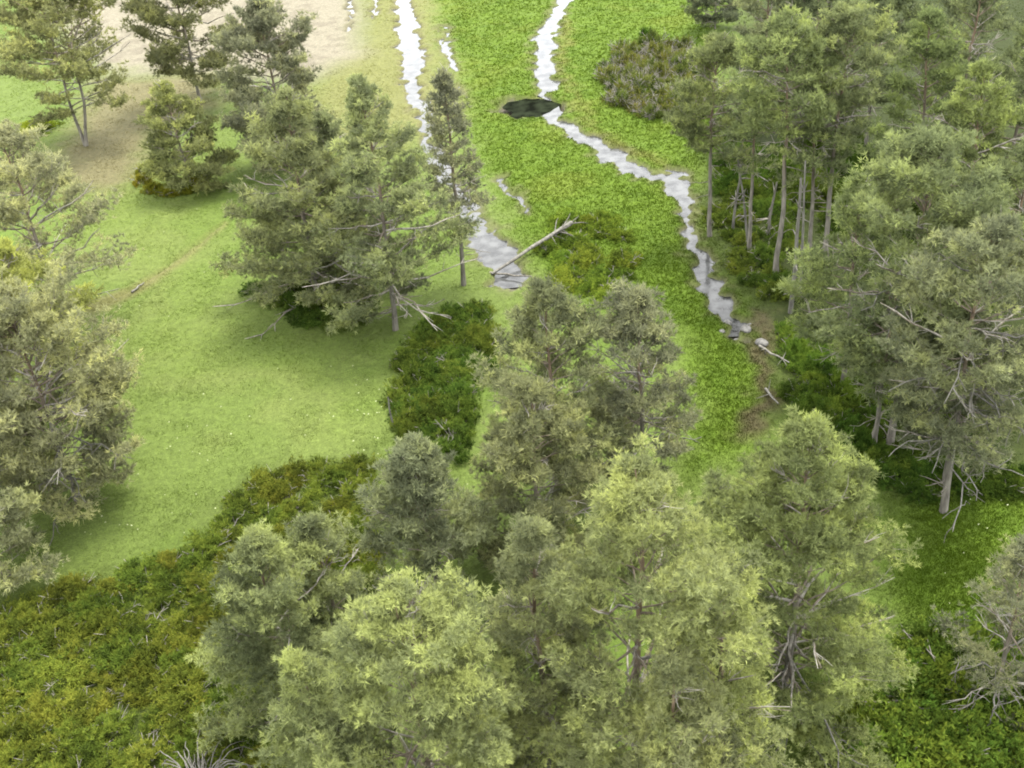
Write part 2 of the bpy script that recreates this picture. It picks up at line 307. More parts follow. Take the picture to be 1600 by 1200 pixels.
def pine(label, foot, h, rad, cb=.2, prof='oval', limbs=44, dens=1.0, tint=(1, 1, 1), seed=1, lean=(0, 0), stubs=6, fork=False, group='pine trees around the clearing',
         name='pine_tree', tuft=.20, bare=0, tone=.42, bare_dir=None):
    rng = np.random.default_rng(seed); z0 = ground_z(foot[0], foot[1])
    root = thing(name, label, 'tree', (foot[0], foot[1], z0 - .05), 0, group)
    pr = PROF[prof]; px = float(proj((foot[0], foot[1], h * .6))[2]); lod = np.clip(px / 34, .75, 2.1)
    tb, tw = Tubes(), Tubes(); dead = Tubes()
    limbs = int(limbs * 1.5); rad *= 1.08; r0 = .035 + .0082 * h
    def stem(off, az, k=11):
        ts = np.linspace(0, 1, k); sway = np.cumsum(rng.normal(0, .045, (k, 2)), 0) * h / 12; sway[0] = 0
        p = np.zeros((k, 3)); p[:, 2] = ts * h * .97
        p[:, 0] = sway[:, 0] + lean[0] * ts * (1 - .6 * ts) * 1.6 + off * math.cos(az) * np.minimum(1, ts * 3)
        p[:, 1] = sway[:, 1] + lean[1] * ts * (1 - .6 * ts) * 1.6 + off * math.sin(az) * np.minimum(1, ts * 3)
        p[:, 0] -= (lean[0] * .64) * ts; p[:, 1] -= (lean[1] * .64) * ts
        p[0, 2] = -.25; rr = r0 * ((1 - ts) ** .8 * .93 + .07); rr[0] *= 1.3
        return p, rr, np.clip((ts - .38) / .3, 0, 1)
    stems = [stem(0, 0)] if not fork else [stem(.35, 2.9), stem(.75, .2)]
    for p, rr, up in stems: tb.add(p, rr, 8, up)
    SP, SD, ST = [], [], []
    for i in range(limbs):
        p, rr, up = stems[i % len(stems)]
        wh = i // 5; t = ((wh * 5 + 2.5 + rng.normal(0, .8)) / limbs); t = float(np.clip(t, .01, .99)) ** .92; zf = cb + (1 - cb) * t * .97
        if rng.uniform() < .06: continue
        k = zf * (len(p) - 1); a = int(min(k, len(p) - 2)); s0 = p[a] + (p[a + 1] - p[a]) * (k - a)
        az = (i % 5) * 1.2566 + wh * .75 + rng.normal(0, .28); lobe = .62 + .85 * float(vnoise(np.array([math.cos(az) * 1.3 + 7.1 + t * 2.2]), np.array([math.sin(az) * 1.3 + seed * 3.7 + t * 2.6]), seed)[0]); L = max(.3, rad * pr(t) * lobe * rng.uniform(.72, 1.12))
        el = R(-8) + R(58) * t ** 1.2 + rng.normal(0, R(9)); m = 6; q = np.linspace(0, 1, m)
        hd = np.array([math.cos(az), math.sin(az), 0]); e = el + R(18) * q ** 1.5 * (1 - t * .6)
        step = np.stack([np.cos(e) * hd[0], np.cos(e) * hd[1], np.sin(e)], 1) + rng.normal(0, .13, (m, 3)); step[0] = 0
        pts = s0 + np.cumsum(step, 0) * L / (m - 1); lr = min(r0 * .45, .014 + .010 * L)
        tb.add(pts, lr * (1 - .82 * q), 4, np.clip(.2 + t * .5, 0, 1) * np.ones(m))
        if rng.uniform() < (.32 if t < .65 else .13):        # a dead limb inside the crown
            tb.add(pts + rng.normal(0, .04, (m, 3)) * q[:, None], lr * 1.15 * (1 - .8 * q), 4, 1.6 * np.ones(m), 1)
            for j in range(7):
                b = rng.integers(1, m - 1); d2 = unit(unit(pts[b + 1] - pts[b]) + rng.normal(0, .6, 3)); q2 = np.linspace(0, 1, 4)[:, None]
                tb.add(pts[b] + d2 * q2 * rng.uniform(.3, .8) + rng.normal(0, .04, (4, 3)) * q2, np.array([.016, .013, .009, .004]) * min(lod, 1.5), 3, 1.6 * np.ones(4), 1)
            continue
        ns = max(3, int(L * 3.6 * dens ** .5))
        for j in range(ns):
            s = .30 + .70 * (j + rng.uniform(0, 1)) / ns; kk = s * (m - 1); b = int(min(kk, m - 2)); c0 = pts[b] + (pts[b + 1] - pts[b]) * (kk - b)
            d = unit(pts[b + 1] - pts[b]); sd_ = unit(np.cross(d, [0, 0, 1.0])) * (1 if j % 2 else -1)
            d2 = unit(d * rng.uniform(.45, 1.0) + sd_ * rng.uniform(.4, 1.0) + np.array([0, 0, rng.uniform(-.1, .6)]))
            l2 = (.22 + .38 * (1 - s) + .16) * (.35 + .5 * L) * rng.uniform(.6, 1.25); l2 = min(l2, 1.5)
            q2 = np.linspace(0, 1, 4)[:, None]; tp = c0 + d2 * l2 * q2 + np.array([0, 0, 1]) * (.16 * l2 * q2 ** 2) + rng.normal(0, .03, (4, 3)) * q2
            if px < 75: tb.add(tp, np.array([.013, .010, .007, .004]) * min(lod, 1.5), 3, .3 * np.ones(4), 1)
            nn = max(2, int(l2 * 4.5 * dens / lod ** 1.1)); ss = rng.uniform(.2, 1.0, nn); lift = np.array([0, 0, 1]) * .16 * l2
            sp = c0 + d2 * (l2 * ss)[:, None] + lift * (ss ** 2)[:, None] + rng.normal(0, .05, (nn, 3)); tj = rng.normal(0, .13)
            SP.append(sp); SD.append(np.repeat((d2 * .7 + np.array([0, 0, .75]))[None], nn, 0)); ST.append(np.full(nn, tj - .08))
            for fr in ((1.0,) if l2 < .45 else (1.0, .55)):
                nn = max(3, int(rng.uniform(8, 17) * dens * (1.5 if px < 45 else 1.1) / lod ** 1.1)); of = rng.normal(0, 1, (nn, 3)) * np.array([.15, .15, .085]) * min(1.25, .6 + l2 * .5)
                SP.append(c0 + d2 * l2 * fr + lift * fr * fr + of); SD.append(unit(of * 4.5 + d2 * .5 + np.array([0, 0, .75]))); ST.append(np.full(nn, tj + rng.normal(.02, .10)))
        nn = max(3, int(L * 3)); ss = rng.uniform(.75, 1.0, nn); kk = (ss * (m - 1)); b = np.minimum(kk.astype(int), m - 2)
        SP.append(pts[b] + (pts[b + 1] - pts[b]) * (kk - b)[:, None] + rng.normal(0, .06, (nn, 3))); SD.append(np.repeat((unit(pts[-1] - pts[-2]) + np.array([0, 0, .6]))[None], nn, 0)); ST.append(np.zeros(nn))
    for p, rr, up in stems:      # leader
        nn = 30; SP.append(p[-1] + np.stack([rng.normal(0, .16, nn), rng.normal(0, .16, nn), -rng.uniform(-.02, .9, nn)], 1)); SD.append(np.repeat(np.array([[0, 0, 1.0]]), nn, 0)); ST.append(np.zeros(nn))
    for i in range(stubs):       # bare dead snags under the crown
        p, rr, up = stems[i % len(stems)]; zf = rng.uniform(max(.05, cb * .35), cb + .18); k = zf * (len(p) - 1); a = int(k); s0 = p[a] + (p[a + 1] - p[a]) * (k - a)
        az = rng.uniform(0, 6.28); L = rng.uniform(.5, 1.6); q = np.linspace(0, 1, 5)
        pts = s0 + np.stack([math.cos(az) * q * L, math.sin(az) * q * L, q * L * rng.uniform(-.35, .15)], 1) + rng.normal(0, .05, (5, 3)) * q[:, None]
        tb.add(pts, .03 * (1 - .8 * q) + .004, 4, .1)
    tr = link('trunk', tb.mesh('trunk', [M_BARK, M_TWIG]), root)
    for i in range(bare):        # large dead limbs one can see
        p, rr, up = stems[0]; zf = rng.uniform(cb + .04, cb + .45); k = zf * (len(p) - 1); a = int(k); s0 = p[a] + (p[a + 1] - p[a]) * (k - a)
        az = (rng.uniform(0, 6.28) if bare_dir is None else bare_dir + rng.normal(0, .8)); dt = Tubes(); L = rad * rng.uniform(.75, 1.2); q = np.linspace(0, 1, 7)
        st = np.stack([np.full(7, math.cos(az)), np.full(7, math.sin(az)), np.full(7, rng.uniform(-.4, .25))], 1) + rng.normal(0, .28, (7, 3)); st[0] = 0
        pts = s0 + np.cumsum(st, 0) * L / 6; dt.add(pts, .042 * (1 - .8 * q) + .006, 5, 0)
        for j in range(6):
            b = rng.integers(2, 6); d2 = unit(pts[b] - pts[b - 1] + rng.normal(0, .75, 3)); q2 = np.linspace(0, 1, 5)[:, None]
            dt.add(pts[b] + d2 * q2 * rng.uniform(.4, 1.2) + rng.normal(0, .05, (5, 3)) * q2, .022 * (1 - .8 * q2[:, 0]) + .004, 4, .4)
        link('dead_branch', dt.mesh('dead_branch', M_DEAD), root)
    P, D = np.concatenate(SP), np.concatenate(SD)
    D = unit(unit(D) + rng.normal(0, .3, D.shape)); cl = fbm(P[:, 0] * 1 + P[:, 2] * .7, P[:, 1] - P[:, 2] * .6, .8, 2, seed)
    tone_a = np.clip(tone + (cl - .5) * .7 + np.concatenate(ST) + rng.normal(0, .09, len(P)), .05, .95)
    kb = 10 if px < 40 else 7; V, F, T = tufts(rng, P, D, tuft * (.85 if px < 40 else 1) * lod ** .5, (.027 if px < 40 else .032) * lod, kb, .62, tone_a, tip=.2)
    cw = link('crown', mesh_np('crown', V, F, False, {'tone': ('FLOAT', T)}, M_NEEDLE), root); cw.color = (*tint, 1)
    return root

# ------------------------------------------------------------------ ground sheet
def axis(lo, hi, f0, f1, step):
    a = list(np.arange(f0, f1 + 1e-6, step)); s = step; v = f0
    while v > lo: s *= 1.35; v -= s; a.insert(0, v)
    s = step; v = a[-1]
    while v < hi: s *= 1.35; v += s; a.append(v)
    return np.array(a)
xs = axis(-700, 700, -52, 60, .2)
ys = [9.0]
while ys[-1] < 130: ys.append(ys[-1] + max(.14, .14 + (ys[-1] - 40) * .0021))
ys = np.array(ys); s = .3; pre = []
v = ys[0]
while v > -300: s *= 1.4; v -= s; pre.insert(0, v)
s = .35; post = []; v = ys[-1]
while v < 1200: s *= 1.3; v += s; post.append(v)
ys = np.concatenate([pre, ys, post])
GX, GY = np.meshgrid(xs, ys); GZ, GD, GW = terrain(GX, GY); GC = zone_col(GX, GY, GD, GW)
nx, ny = len(xs), len(ys); I = np.arange(nx * ny).reshape(ny, nx)
Fq = np.stack([I[:-1, :-1], I[:-1, 1:], I[1:, 1:], I[1:, :-1]], -1).reshape(-1, 4)
g = link('ground', mesh_np('ground', np.stack([GX, GY, GZ], -1).reshape(-1, 3), Fq, True, {'cover': ('FLOAT_COLOR', GC.reshape(-1, 3))}, ground_mat())); g['kind'] = 'structure'

# water sheets, a hand's breadth below the banks
M_WATER = water_mat('sky grey water', (.035, .036, .036)); M_POOL = water_mat('dark water', (.007, .009, .005), .5, 1.06)  # stream and pond grey carries part of the pale sky reflection
def ribbon(name, pts, mat, z, extra=.55):
    V = []; P = np.array(pts); T = np.gradient(P[:, :2], axis=0); T /= np.linalg.norm(T, axis=1)[:, None]
    nn = np.stack([-T[:, 1], T[:, 0]], 1)
    for i in range(len(P)):
        e = P[i, 2] + extra; V += [(*(P[i, :2] + nn[i] * e), z), (*(P[i, :2] - nn[i] * e), z)]
    F = [(2 * i, 2 * i + 1, 2 * i + 3, 2 * i + 2) for i in range(len(P) - 1)]
    o = link(name, mesh_np(name, V, F, True, None, mat)); o['kind'] = 'structure'; return o
ribbon('stream', STREAM, M_WATER, -.15); ribbon('pond', POND, M_WATER, -.154)
ribbon('rivulet', RILL, M_WATER, -.15, .3); ribbon('rivulet', RILL2, M_WATER, -.15, .3); ribbon('rivulet', RILL3, M_WATER, -.15, .4)
pc = at(826, 167); pa, pb = at(826 + 41, 167), at(826, 167 - 18)
pr_ = [(pc[0] + math.cos(q) * abs(pa[0] - pc[0]) * (1 + .22 * math.sin(3 * q + 1) + .1 * math.sin(7 * q)), pc[1] + math.sin(q) * abs(pb[1] - pc[1]) * (1 + .15 * math.sin(2 * q) + .1 * math.sin(5 * q + 2))) for q in np.linspace(0, 2 * math.pi, 60, endpoint=False)]
pv = [(pc[0], pc[1], -.142)] + [(x, y, -.142) for x, y in pr_]
po = link('dark_pool', mesh_np('dark_pool', pv, [(0, 1 + i, 1 + (i + 1) % 60) for i in range(60)], True, None, M_POOL)); po['kind'] = 'structure'  # pool material is darker and rougher, with low specular
POOL_EDGE = pr_
ribbon('rivulet', STRIP, M_WATER, -.15, .3); ribbon('rivulet', STRIP2, M_WATER, -.15, .3)

# ------------------------------------------------------------------ grass
def grass():
    rng = np.random.default_rng(5); n = 300000
    py = rng.uniform(-30, 1230, n * 2); px = rng.uniform(-30, 1630, n * 2)
    d = FW[None] + RV[None] * ((px - 800) / FPX)[:, None] - UV[None] * ((py - 600) / FPX)[:, None]; t = -CAM_H / d[:, 2]
    X, Y = d[:, 0] * t, d[:, 1] * t
    jit = rng.normal(0, 1.5, (2, len(X))); X, Y = X + jit[0], Y + jit[1]
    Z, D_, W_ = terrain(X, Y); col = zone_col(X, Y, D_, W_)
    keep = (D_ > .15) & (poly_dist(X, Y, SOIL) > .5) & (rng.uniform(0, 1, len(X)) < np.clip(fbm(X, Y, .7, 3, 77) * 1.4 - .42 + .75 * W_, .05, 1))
    X, Y, Z, col, W_ = X[keep], Y[keep], Z[keep], col[keep], W_[keep]; n = len(X)
    dist = np.sqrt(X ** 2 + Y ** 2 + CAM_H ** 2); P = np.stack([X, Y, Z - .02], 1); D = np.tile([[0, 0, 1.0]], (n, 1)); k = 4
    Pk = np.repeat(P, k, 0) + np.concatenate([rng.normal(0, .06, (n * k, 2)), np.zeros((n * k, 1))], 1)
    dd = unit(np.repeat(D, k, 0) + rng.normal(0, .45, (n * k, 3))); dd[:, 2] = np.abs(dd[:, 2]) + .25
    L = np.repeat((.075 + .035 * W_) * (.6 + .005 * dist), k)[:, None] * rng.uniform(.5, 1.2, (n * k, 1)); Wd = np.repeat(.011 * (.5 + dist / 50), k)[:, None]
    s_ = unit(np.cross(dd, rng.normal(0, 1, (n * k, 3))))
    V = np.stack([Pk - s_ * Wd, Pk + s_ * Wd, Pk + dd * L], 1).reshape(-1, 3)
    cc = np.repeat(np.repeat(col, k, 0), 3, 0) * np.repeat(rng.uniform(1.2, 1.4, (n * k, 1)) * np.repeat(1.25 - .42 * W_, k)[:, None], 3, 0)  # blade colour raised above the ground's to offset shade on upright blades
    m, t_, o = new_mat('meadow grass'); a = N(t_, 'ShaderNodeAttribute', attribute_name='cover')
    df = N(t_, 'ShaderNodeBsdfDiffuse'); tr = N(t_, 'ShaderNodeBsdfTranslucent'); ms = N(t_, 'ShaderNodeMixShader', Fac=.4)
    for q in (df, tr): t_.links.new(a.outputs['Color'], q.inputs[0])
    t_.links.new(df.outputs[0], ms.inputs[1]); t_.links.new(tr.outputs[0], ms.inputs[2]); t_.links.new(ms.outputs[0], o.inputs[0])
    go = link('grass', mesh_np('grass', V, np.arange(len(V)).reshape(-1, 3), False, {'cover': ('FLOAT_COLOR', cc)}, m))
    tag(go, 'short green meadow grass over the clearing and stream banks', 'grass', kind='stuff')
grass()

# ------------------------------------------------------------------ trees
# tip column, tip row, foot row, crown width (all read in the photo), crown start, profile, limbs, density, tint, label, extras
PALEG = (1.4, 1.28, 1.38); OLIVE = (1.0, .92, .75); GREY = (1.05, .98, 1.15); YEL = (1.25, 1.22, .7); DEEP = (.8, .85, .8)
TREES = [
 (62, -14, 228, 215, .24, 'broad', 50, 1.0, (1.2, 1.12, .95), 'open crowned pine with a forked grey trunk in the top left corner', dict(fork=True, stubs=8)),
 (258, -78, 158, 215, .2, 'broad', 50, 1.2, (1.0, .93, .86), 'dark shady pine on the pale bare soil behind the small conical pine', dict(stubs=10)),
 (398, -12, 262, 190, .05, 'oval', 60, 1.15, GREY, 'grey green pine standing at the lower edge of the bare soil', {}),
 (256, 122, 296, 118, .03, 'spire', 44, 1.1, (1.0, .98, .78), 'small conical pine alone on the grass with branches down to the ground', {}),
 (432, 132, 480, 245, .04, 'spire', 58, 1.1, (1.06, 1.05, .95), 'leftmost pine of the tall clump in the middle of the meadow', dict(stubs=9)),
 (556, 110, 518, 225, .07, 'spire', 62, 1.1, (1.04, 1.06, 1.0), 'tallest pine in front of the meadow clump with its grey foot showing', dict(stubs=14)),
 (686, 98, 446, 108, .32, 'spire', 40, .9, GREY, 'narrow thin pine of the meadow clump standing beside the pond', dict(stubs=10)),
 (500, 165, 440, 170, .1, 'spire', 40, 1.0, (1.0, 1.02, .95), 'pine tucked in the back of the tall meadow clump', {}),
 (-12, 195, 505, 220, .12, 'oval', 44, .9, PALEG, 'pale silvery pine at the left edge above the yellow green pine', dict(tone=.5)),
 (-5, 372, 640, 190, .1, 'oval', 40, 1.0, YEL, 'yellow green pine at the left edge behind the big grey pine', dict(tone=.62)),
 (0, 455, 785, 278, .09, 'broad', 70, 1.05, (1.3, 1.2, 1.2), 'big spreading grey pine with bare forked limbs at the left edge', dict(bare=8, stubs=12, bare_dir=-1.0)),
 (-75, 715, 915, 190, .1, 'oval', 36, .9, (1.3, 1.24, 1.2), 'pale pine cut off by the left edge beside the juniper mat', {}),
 (-60, 560, 760, 190, .05, 'oval', 44, 1.0, (1.2, 1.18, 1.1), 'low bushy pine half cut by the left edge beside the big spreading grey pine', {}),
 (1118, 745, 1040, 130, .04, 'oval', 40, 1.0, (1.0, 1.05, .9), 'small pine filling the gap left of the dense round pine', {}),
 (852, 428, 800, 210, .12, 'oval', 50, 1.0, (1.0, .98, .95), 'left pine of the pair in front of the fallen log', dict(stubs=8)),
 (1000, 440, 762, 195, .14, 'oval', 50, .95, (1.08, 1.02, 1.15), 'grey green pine beside the bright strip of grass at the stream end', dict(bare=3)),
 (822, 585, 880, 185, .06, 'oval', 44, 1.0, (1.05, 1.0, .95), 'shorter pine in front of the pair by the fallen log', {}),
 (650, 688, 935, 175, .04, 'oval', 54, 1.1, (1.06, 1.06, 1.1), 'conical grey pine just right of the juniper mat', {}),
 (395, 828, 1140, 240, .08, 'oval', 46, 1.05, (1.0, 1.03, .9), 'rounded pine standing in the juniper mat at lower left', dict(bare=2)),
 (488, 800, 1060, 140, .08, 'oval', 36, 1.0, (.88, .9, .85), 'slim darker pine behind the rounded pine in the juniper mat', {}),
 (618, 912, 1430, 375, .14, 'dome', 70, 1.15, (1.1, 1.12, .95), 'big bright crowned pine cut off by the lower edge left of centre', dict(bare=11, tone=.5, bare_dir=-1.6)),
 (462, 1015, 1400, 185, .12, 'dome', 44, 1.05, (1.05, 1.08, .9), 'pine crown low in the picture beside the bleached dead bush', {}),
 (836, 798, 1290, 235, .14, 'oval', 48, 1.0, (1.1, 1.08, 1.0), 'grey trunked pine left of the largest pine at the lower edge', dict(bare=9, bare_dir=-1.6)),
 (985, 708, 1330, 365, .12, 'dome', 64, .95, (1.08, 1.08, .92), 'largest pine in the lower middle with its trunk showing through the crown', dict(bare=12, tone=.48, bare_dir=-1.6)),
 (1150, 858, 1330, 190, .14, 'oval', 42, 1.05, (1.08, 1.1, .8), 'bright yellow tipped pine between the largest pine and the dense round pine', dict(tone=.55)),
 (1075, 990, 1440, 230, .14, 'dome', 44, 1.0, (1.08, 1.05, .95), 'lowest pine crown in front of the largest pine', dict(bare=8, bare_dir=-1.6)),
 (712, 905, 1250, 150, .1, 'oval', 40, 1.0, (.95, 1.0, .95), 'slim bluish pine between two big pines at the lower edge', {}),
 (1274, 642, 1110, 360, .03, 'dome', 76, 1.05, (1.0, 1.05, .78), 'dense round pine with yellow tips standing right of centre', dict(bare=6, tone=.46, bare_dir=-1.6)),
 (1610, 850, 1110, 200, .12, 'oval', 34, .6, (1.0, .95, 1.05), 'thin greyish pine at the right edge above the leafy bush', dict(bare=5)),
 (1462, 186, 695, 265, .24, 'broad', 54, 1.0, (.95, 1.0, .9), 'tall orange stemmed pine at the front of the right hand wood', dict(bare=5, stubs=14)),
 (1560, 330, 795, 270, .24, 'broad', 50, .85, (1.02, 1.0, 1.05), 'pine with long bare dead limbs at the right edge of the wood', dict(bare=15, stubs=18, bare_dir=-1.7)),
 (1118, 52, 372, 130, .46, 'broad', 40, .95, (.95, .98, .8), 'slender leaning pine at the near edge of the wood beside the stream bend', dict(stubs=8, lean=(-.5, 0))),
 (1238, 26, 440, 150, .56, 'broad', 40, 1.0, (.95, 1.02, .8), 'tall pine with a long bare brown stem behind the bleached snag', dict(stubs=10, lean=(.7, 0))),
 (1330, 5, 420, 150, .55, 'broad', 40, 1.0, (.95, .98, .85), 'tall pine with a bare orange stem right of the bleached snag', dict(stubs=10, lean=(-.6, .3))),
 (1352, 262, 610, 165, .2, 'oval', 42, 1.0, (.9, .98, .8), 'mid height pine just behind the tall orange stemmed pine', {}),
 (1462, 4, 330, 130, .2, 'oval', 40, 1.0, (.9, 1.0, .75), 'bright pointed pine at the back of the wood near the top edge', {}),
 (1548, 88, 440, 160, .2, 'oval', 44, 1.0, (.95, 1.02, .75), 'yellow tipped pine behind the orange stemmed pine in the wood', {}),
 (1385, -60, 240, 140, .25, 'oval', 38, 1.0, DEEP, 'dark pine cut off by the top edge behind the bare stemmed pines', {}),
 (1290, -80, 200, 130, .25, 'oval', 36, 1.0, DEEP, 'dark pine at the top edge left of the pointed pine', {}),
 (1205, -70, 190, 120, .25, 'oval', 36, 1.0, (.85, .85, .9), 'greyish dark pine at the top edge beside the bright meadow', {}),
 (1545, -70, 260, 160, .2, 'oval', 40, 1.0, (.85, .88, .85), 'broad dark pine cut off by the top edge near the right corner', {}),
 (1625, 20, 350, 170, .2, 'oval', 40, 1.0, (.9, .95, .8), 'pine in the top right corner of the wood', {}),
 (1615, 215, 560, 190, .2, 'oval', 44, 1.0, (.95, 1.0, .85), 'pine at the right edge behind the pine with dead limbs', {}),
 (1290, 100, 425, 110, .5, 'oval', 36, .9, (.95, 1.0, .85), 'slim pine between the two bare stemmed pines of the wood', dict(stubs=10, lean=(.5, 0))),
 (1185, 110, 400, 85, .45, 'broad', 26, .7, (.95, 1.0, .9), 'thin pole like pine just left of the tall brown stemmed pine', dict(stubs=8)),
 (1530, 470, 760, 170, .2, 'oval', 36, .8, (.95, .95, 1.0), 'low grey pine squeezed between the orange stemmed pine and the one with dead limbs', dict(bare=4, stubs=10)),
 (1405, 400, 700, 130, .3, 'oval', 30, .8, (.92, .98, .9), 'small pine under the crown of the orange stemmed pine', dict(stubs=10)),
 (1120, -45, 45, 95, .05, 'oval', 30, 1.0, (.6, .62, .7), 'small dark pine at the top edge on the bright meadow', {}),
]
for i, (tx, ty, by, wp, cb, pf, nl, dn, tint, lab, kw) in enumerate(TREES):
    foot, h = stand(tx, ty, by); cx = proj((foot[0], foot[1], h * (cb + (1 - cb) * .4)))[2]; rad = wp / 2 * cx / FPX * .95
    pine(lab, foot, h, rad, cb, pf, nl, dn, tint, 100 + i, **kw)

# ------------------------------------------------------------------ shrubs
def shrub_meshes(seed, rad, ht, n, mat, ln, wd, k=7, twig=5, spread=.7, gap=.45, tone=.45):
    rng = np.random.default_rng(seed); ks = max(14, n // 13); ca = rng.uniform(0, 6.283, ks); ce = np.arcsin(rng.uniform(.05, 1, ks)); cl = rng.uniform(.65, 1.2, ks); pick = rng.integers(0, ks, n)
    az = ca[pick] + rng.normal(0, .16, n); el = np.clip(ce[pick] + rng.normal(0, .13, n), .02, 1.57); rr = rng.uniform(.35, 1.0, n) ** .6 * cl[pick]
    lump = .8 + .4 * fbm(np.cos(az) * 1.6 + 5 + seed, np.sin(az) * 1.6 + el, 1.3, 3, seed)
    D = np.stack([np.cos(az) * np.cos(el), np.sin(az) * np.cos(el), np.sin(el)], 1); P = D * np.array([rad, rad, ht]) * (rr * lump)[:, None]
    keep = fbm(P[:, 0] + 9, P[:, 1] + P[:, 2], 2.2, 2, seed + 3) > gap - .1; P, D = P[keep], D[keep]
    tn = np.clip(tone + (fbm(P[:, 0], P[:, 1] + P[:, 2], 1.8, 2, seed) - .5) * 1.1 + rng.normal(0, .15, len(P)), 0, 1)
    V, F, T = tufts(rng, P, unit(D * .7 + np.array([0, 0, .6]) + rng.normal(0, .35, D.shape)), ln, wd, k, spread, tn)
    tb = Tubes()
    for i in range(twig):
        a = rng.uniform(0, 6.28); L = rad * rng.uniform(.7, 1.05); q = np.linspace(0, 1, 5)
        p = np.stack([math.cos(a) * L * q, math.sin(a) * L * q, ht * q * rng.uniform(.35, 1.0) - .06], 1) + rng.normal(0, .06, (5, 3)) * q[:, None]
        tb.add(p, .03 * (1 - .8 * q) + .004, 4, .2)
        for j in range(3):
            b = rng.integers(1, 4); d = unit(p[b + 1] - p[b] + rng.normal(0, .5, 3)); q2 = np.linspace(0, 1, 4)[:, None]
            tb.add(p[b] + d * q2 * L * .45, .013 * (1 - .8 * q2[:, 0]) + .003, 3, .3)
    return mesh_np('foliage', V, F, False, {'tone': ('FLOAT', T)}, mat), tb.mesh('stems', M_TWIG)
JUN = [shrub_meshes(300 + i, 1.0, .62, 980, M_JUNI, .17, .036, 6) for i in range(6)]
THK = [shrub_meshes(330 + i, 1.0, .75, 300, M_JUNI, .22, .04, 5, twig=26) for i in range(4)]
BRO = [shrub_meshes(350 + i, 1.0, 1.0, 1500, M_BROAD, .13, .065, 5, tone=.48) for i in range(4)]
srng = np.random.default_rng(77)
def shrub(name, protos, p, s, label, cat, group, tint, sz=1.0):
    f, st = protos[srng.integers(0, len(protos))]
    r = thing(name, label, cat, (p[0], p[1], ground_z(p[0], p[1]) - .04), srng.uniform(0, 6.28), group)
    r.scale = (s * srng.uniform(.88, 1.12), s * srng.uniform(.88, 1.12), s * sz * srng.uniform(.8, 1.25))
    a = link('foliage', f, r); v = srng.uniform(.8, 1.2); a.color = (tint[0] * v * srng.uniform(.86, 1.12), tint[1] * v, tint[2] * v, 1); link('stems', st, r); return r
def patch(name, protos, pts, cnt, s, label, cat, group, tint, gap=.9, sz=1.0):
    P = np.array(gpoly(pts))[:, :2]; lo, hi = P.min(0), P.max(0); got = []; tries = 0
    while len(got) < cnt and tries < 6000:
        tries += 1; x, y = srng.uniform(lo, hi)
        if poly_dist(np.array([x]), np.array([y]), P)[0] > 0: continue
        if any((x - a) ** 2 + (y - b) ** 2 < (gap * s) ** 2 for a, b in got): continue
        if water_d(np.array([x]), np.array([y]))[0] < .3: continue
        got.append((x, y)); shrub(name, protos, (x, y), s * srng.uniform(.75, 1.25), label, cat, group, tint, sz)
patch('juniper_bush', JUN, [(-60, 1000), (120, 925), (260, 890), (390, 775), (480, 735), (570, 735), (580, 860), (400, 1230), (-60, 1230)], 130, .95,
      'low olive juniper bush in the dense mat at lower left', 'shrub', 'junipers of the lower left mat', (.9, .9, .95), .95)
patch('juniper_bush', JUN, [(630, 560), (690, 500), (750, 490), (760, 560), (720, 640), (740, 720), (680, 720), (628, 680)], 60, .95,
      'dark juniper bush crowded at the left foot of the pair of pines', 'shrub', 'junipers beside the pair of pines', (.66, .78, .85), .62, 1.15)
patch('juniper_bush', JUN, [(835, 350), (900, 335), (975, 350), (980, 440), (960, 480), (870, 450)], 20, 1.0,
      'low juniper bush around the top of the fallen log', 'shrub', 'junipers round the fallen log', (.95, 1.05, .95), .8)
patch('juniper_bush', JUN, [(1100, 330), (1150, 300), (1230, 320), (1250, 480), (1200, 480), (1150, 430)], 26, .95,
      'dark juniper bush on the far bank under the edge of the wood', 'shrub', 'junipers on the wooded bank', (.6, .7, .75), .9)
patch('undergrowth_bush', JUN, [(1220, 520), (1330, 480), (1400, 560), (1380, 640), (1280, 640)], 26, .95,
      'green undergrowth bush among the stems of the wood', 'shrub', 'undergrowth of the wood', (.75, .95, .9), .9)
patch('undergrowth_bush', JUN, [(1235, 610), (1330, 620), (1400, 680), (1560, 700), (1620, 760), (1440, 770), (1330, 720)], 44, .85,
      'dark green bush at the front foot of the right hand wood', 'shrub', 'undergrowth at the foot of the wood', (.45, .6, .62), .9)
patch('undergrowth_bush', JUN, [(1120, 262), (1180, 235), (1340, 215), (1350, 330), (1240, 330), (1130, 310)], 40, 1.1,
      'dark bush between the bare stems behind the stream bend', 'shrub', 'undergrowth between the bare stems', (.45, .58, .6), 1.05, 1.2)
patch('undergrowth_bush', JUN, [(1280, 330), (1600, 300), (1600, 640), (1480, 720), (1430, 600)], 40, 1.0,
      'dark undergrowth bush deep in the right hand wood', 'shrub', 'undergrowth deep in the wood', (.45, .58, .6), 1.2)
patch('twiggy_bush', THK, [(945, 100), (980, 72), (1075, 72), (1100, 120), (1090, 190), (1020, 190), (960, 170)], 70, 1.1,
      'grey twiggy bush in the round thicket on the bright meadow', 'shrub', 'bushes of the round grey thicket', (.8, .74, 1.15), .5, 1.25)
patch('leafy_bush', BRO, [(1360, 1060), (1440, 1010), (1640, 1030), (1640, 1230), (1360, 1230)], 26, 1.25,
      'leafy green bush in the thicket at the lower right corner', 'shrub', 'leafy bushes at lower right', (1.15, 1.08, 1.3), .8)
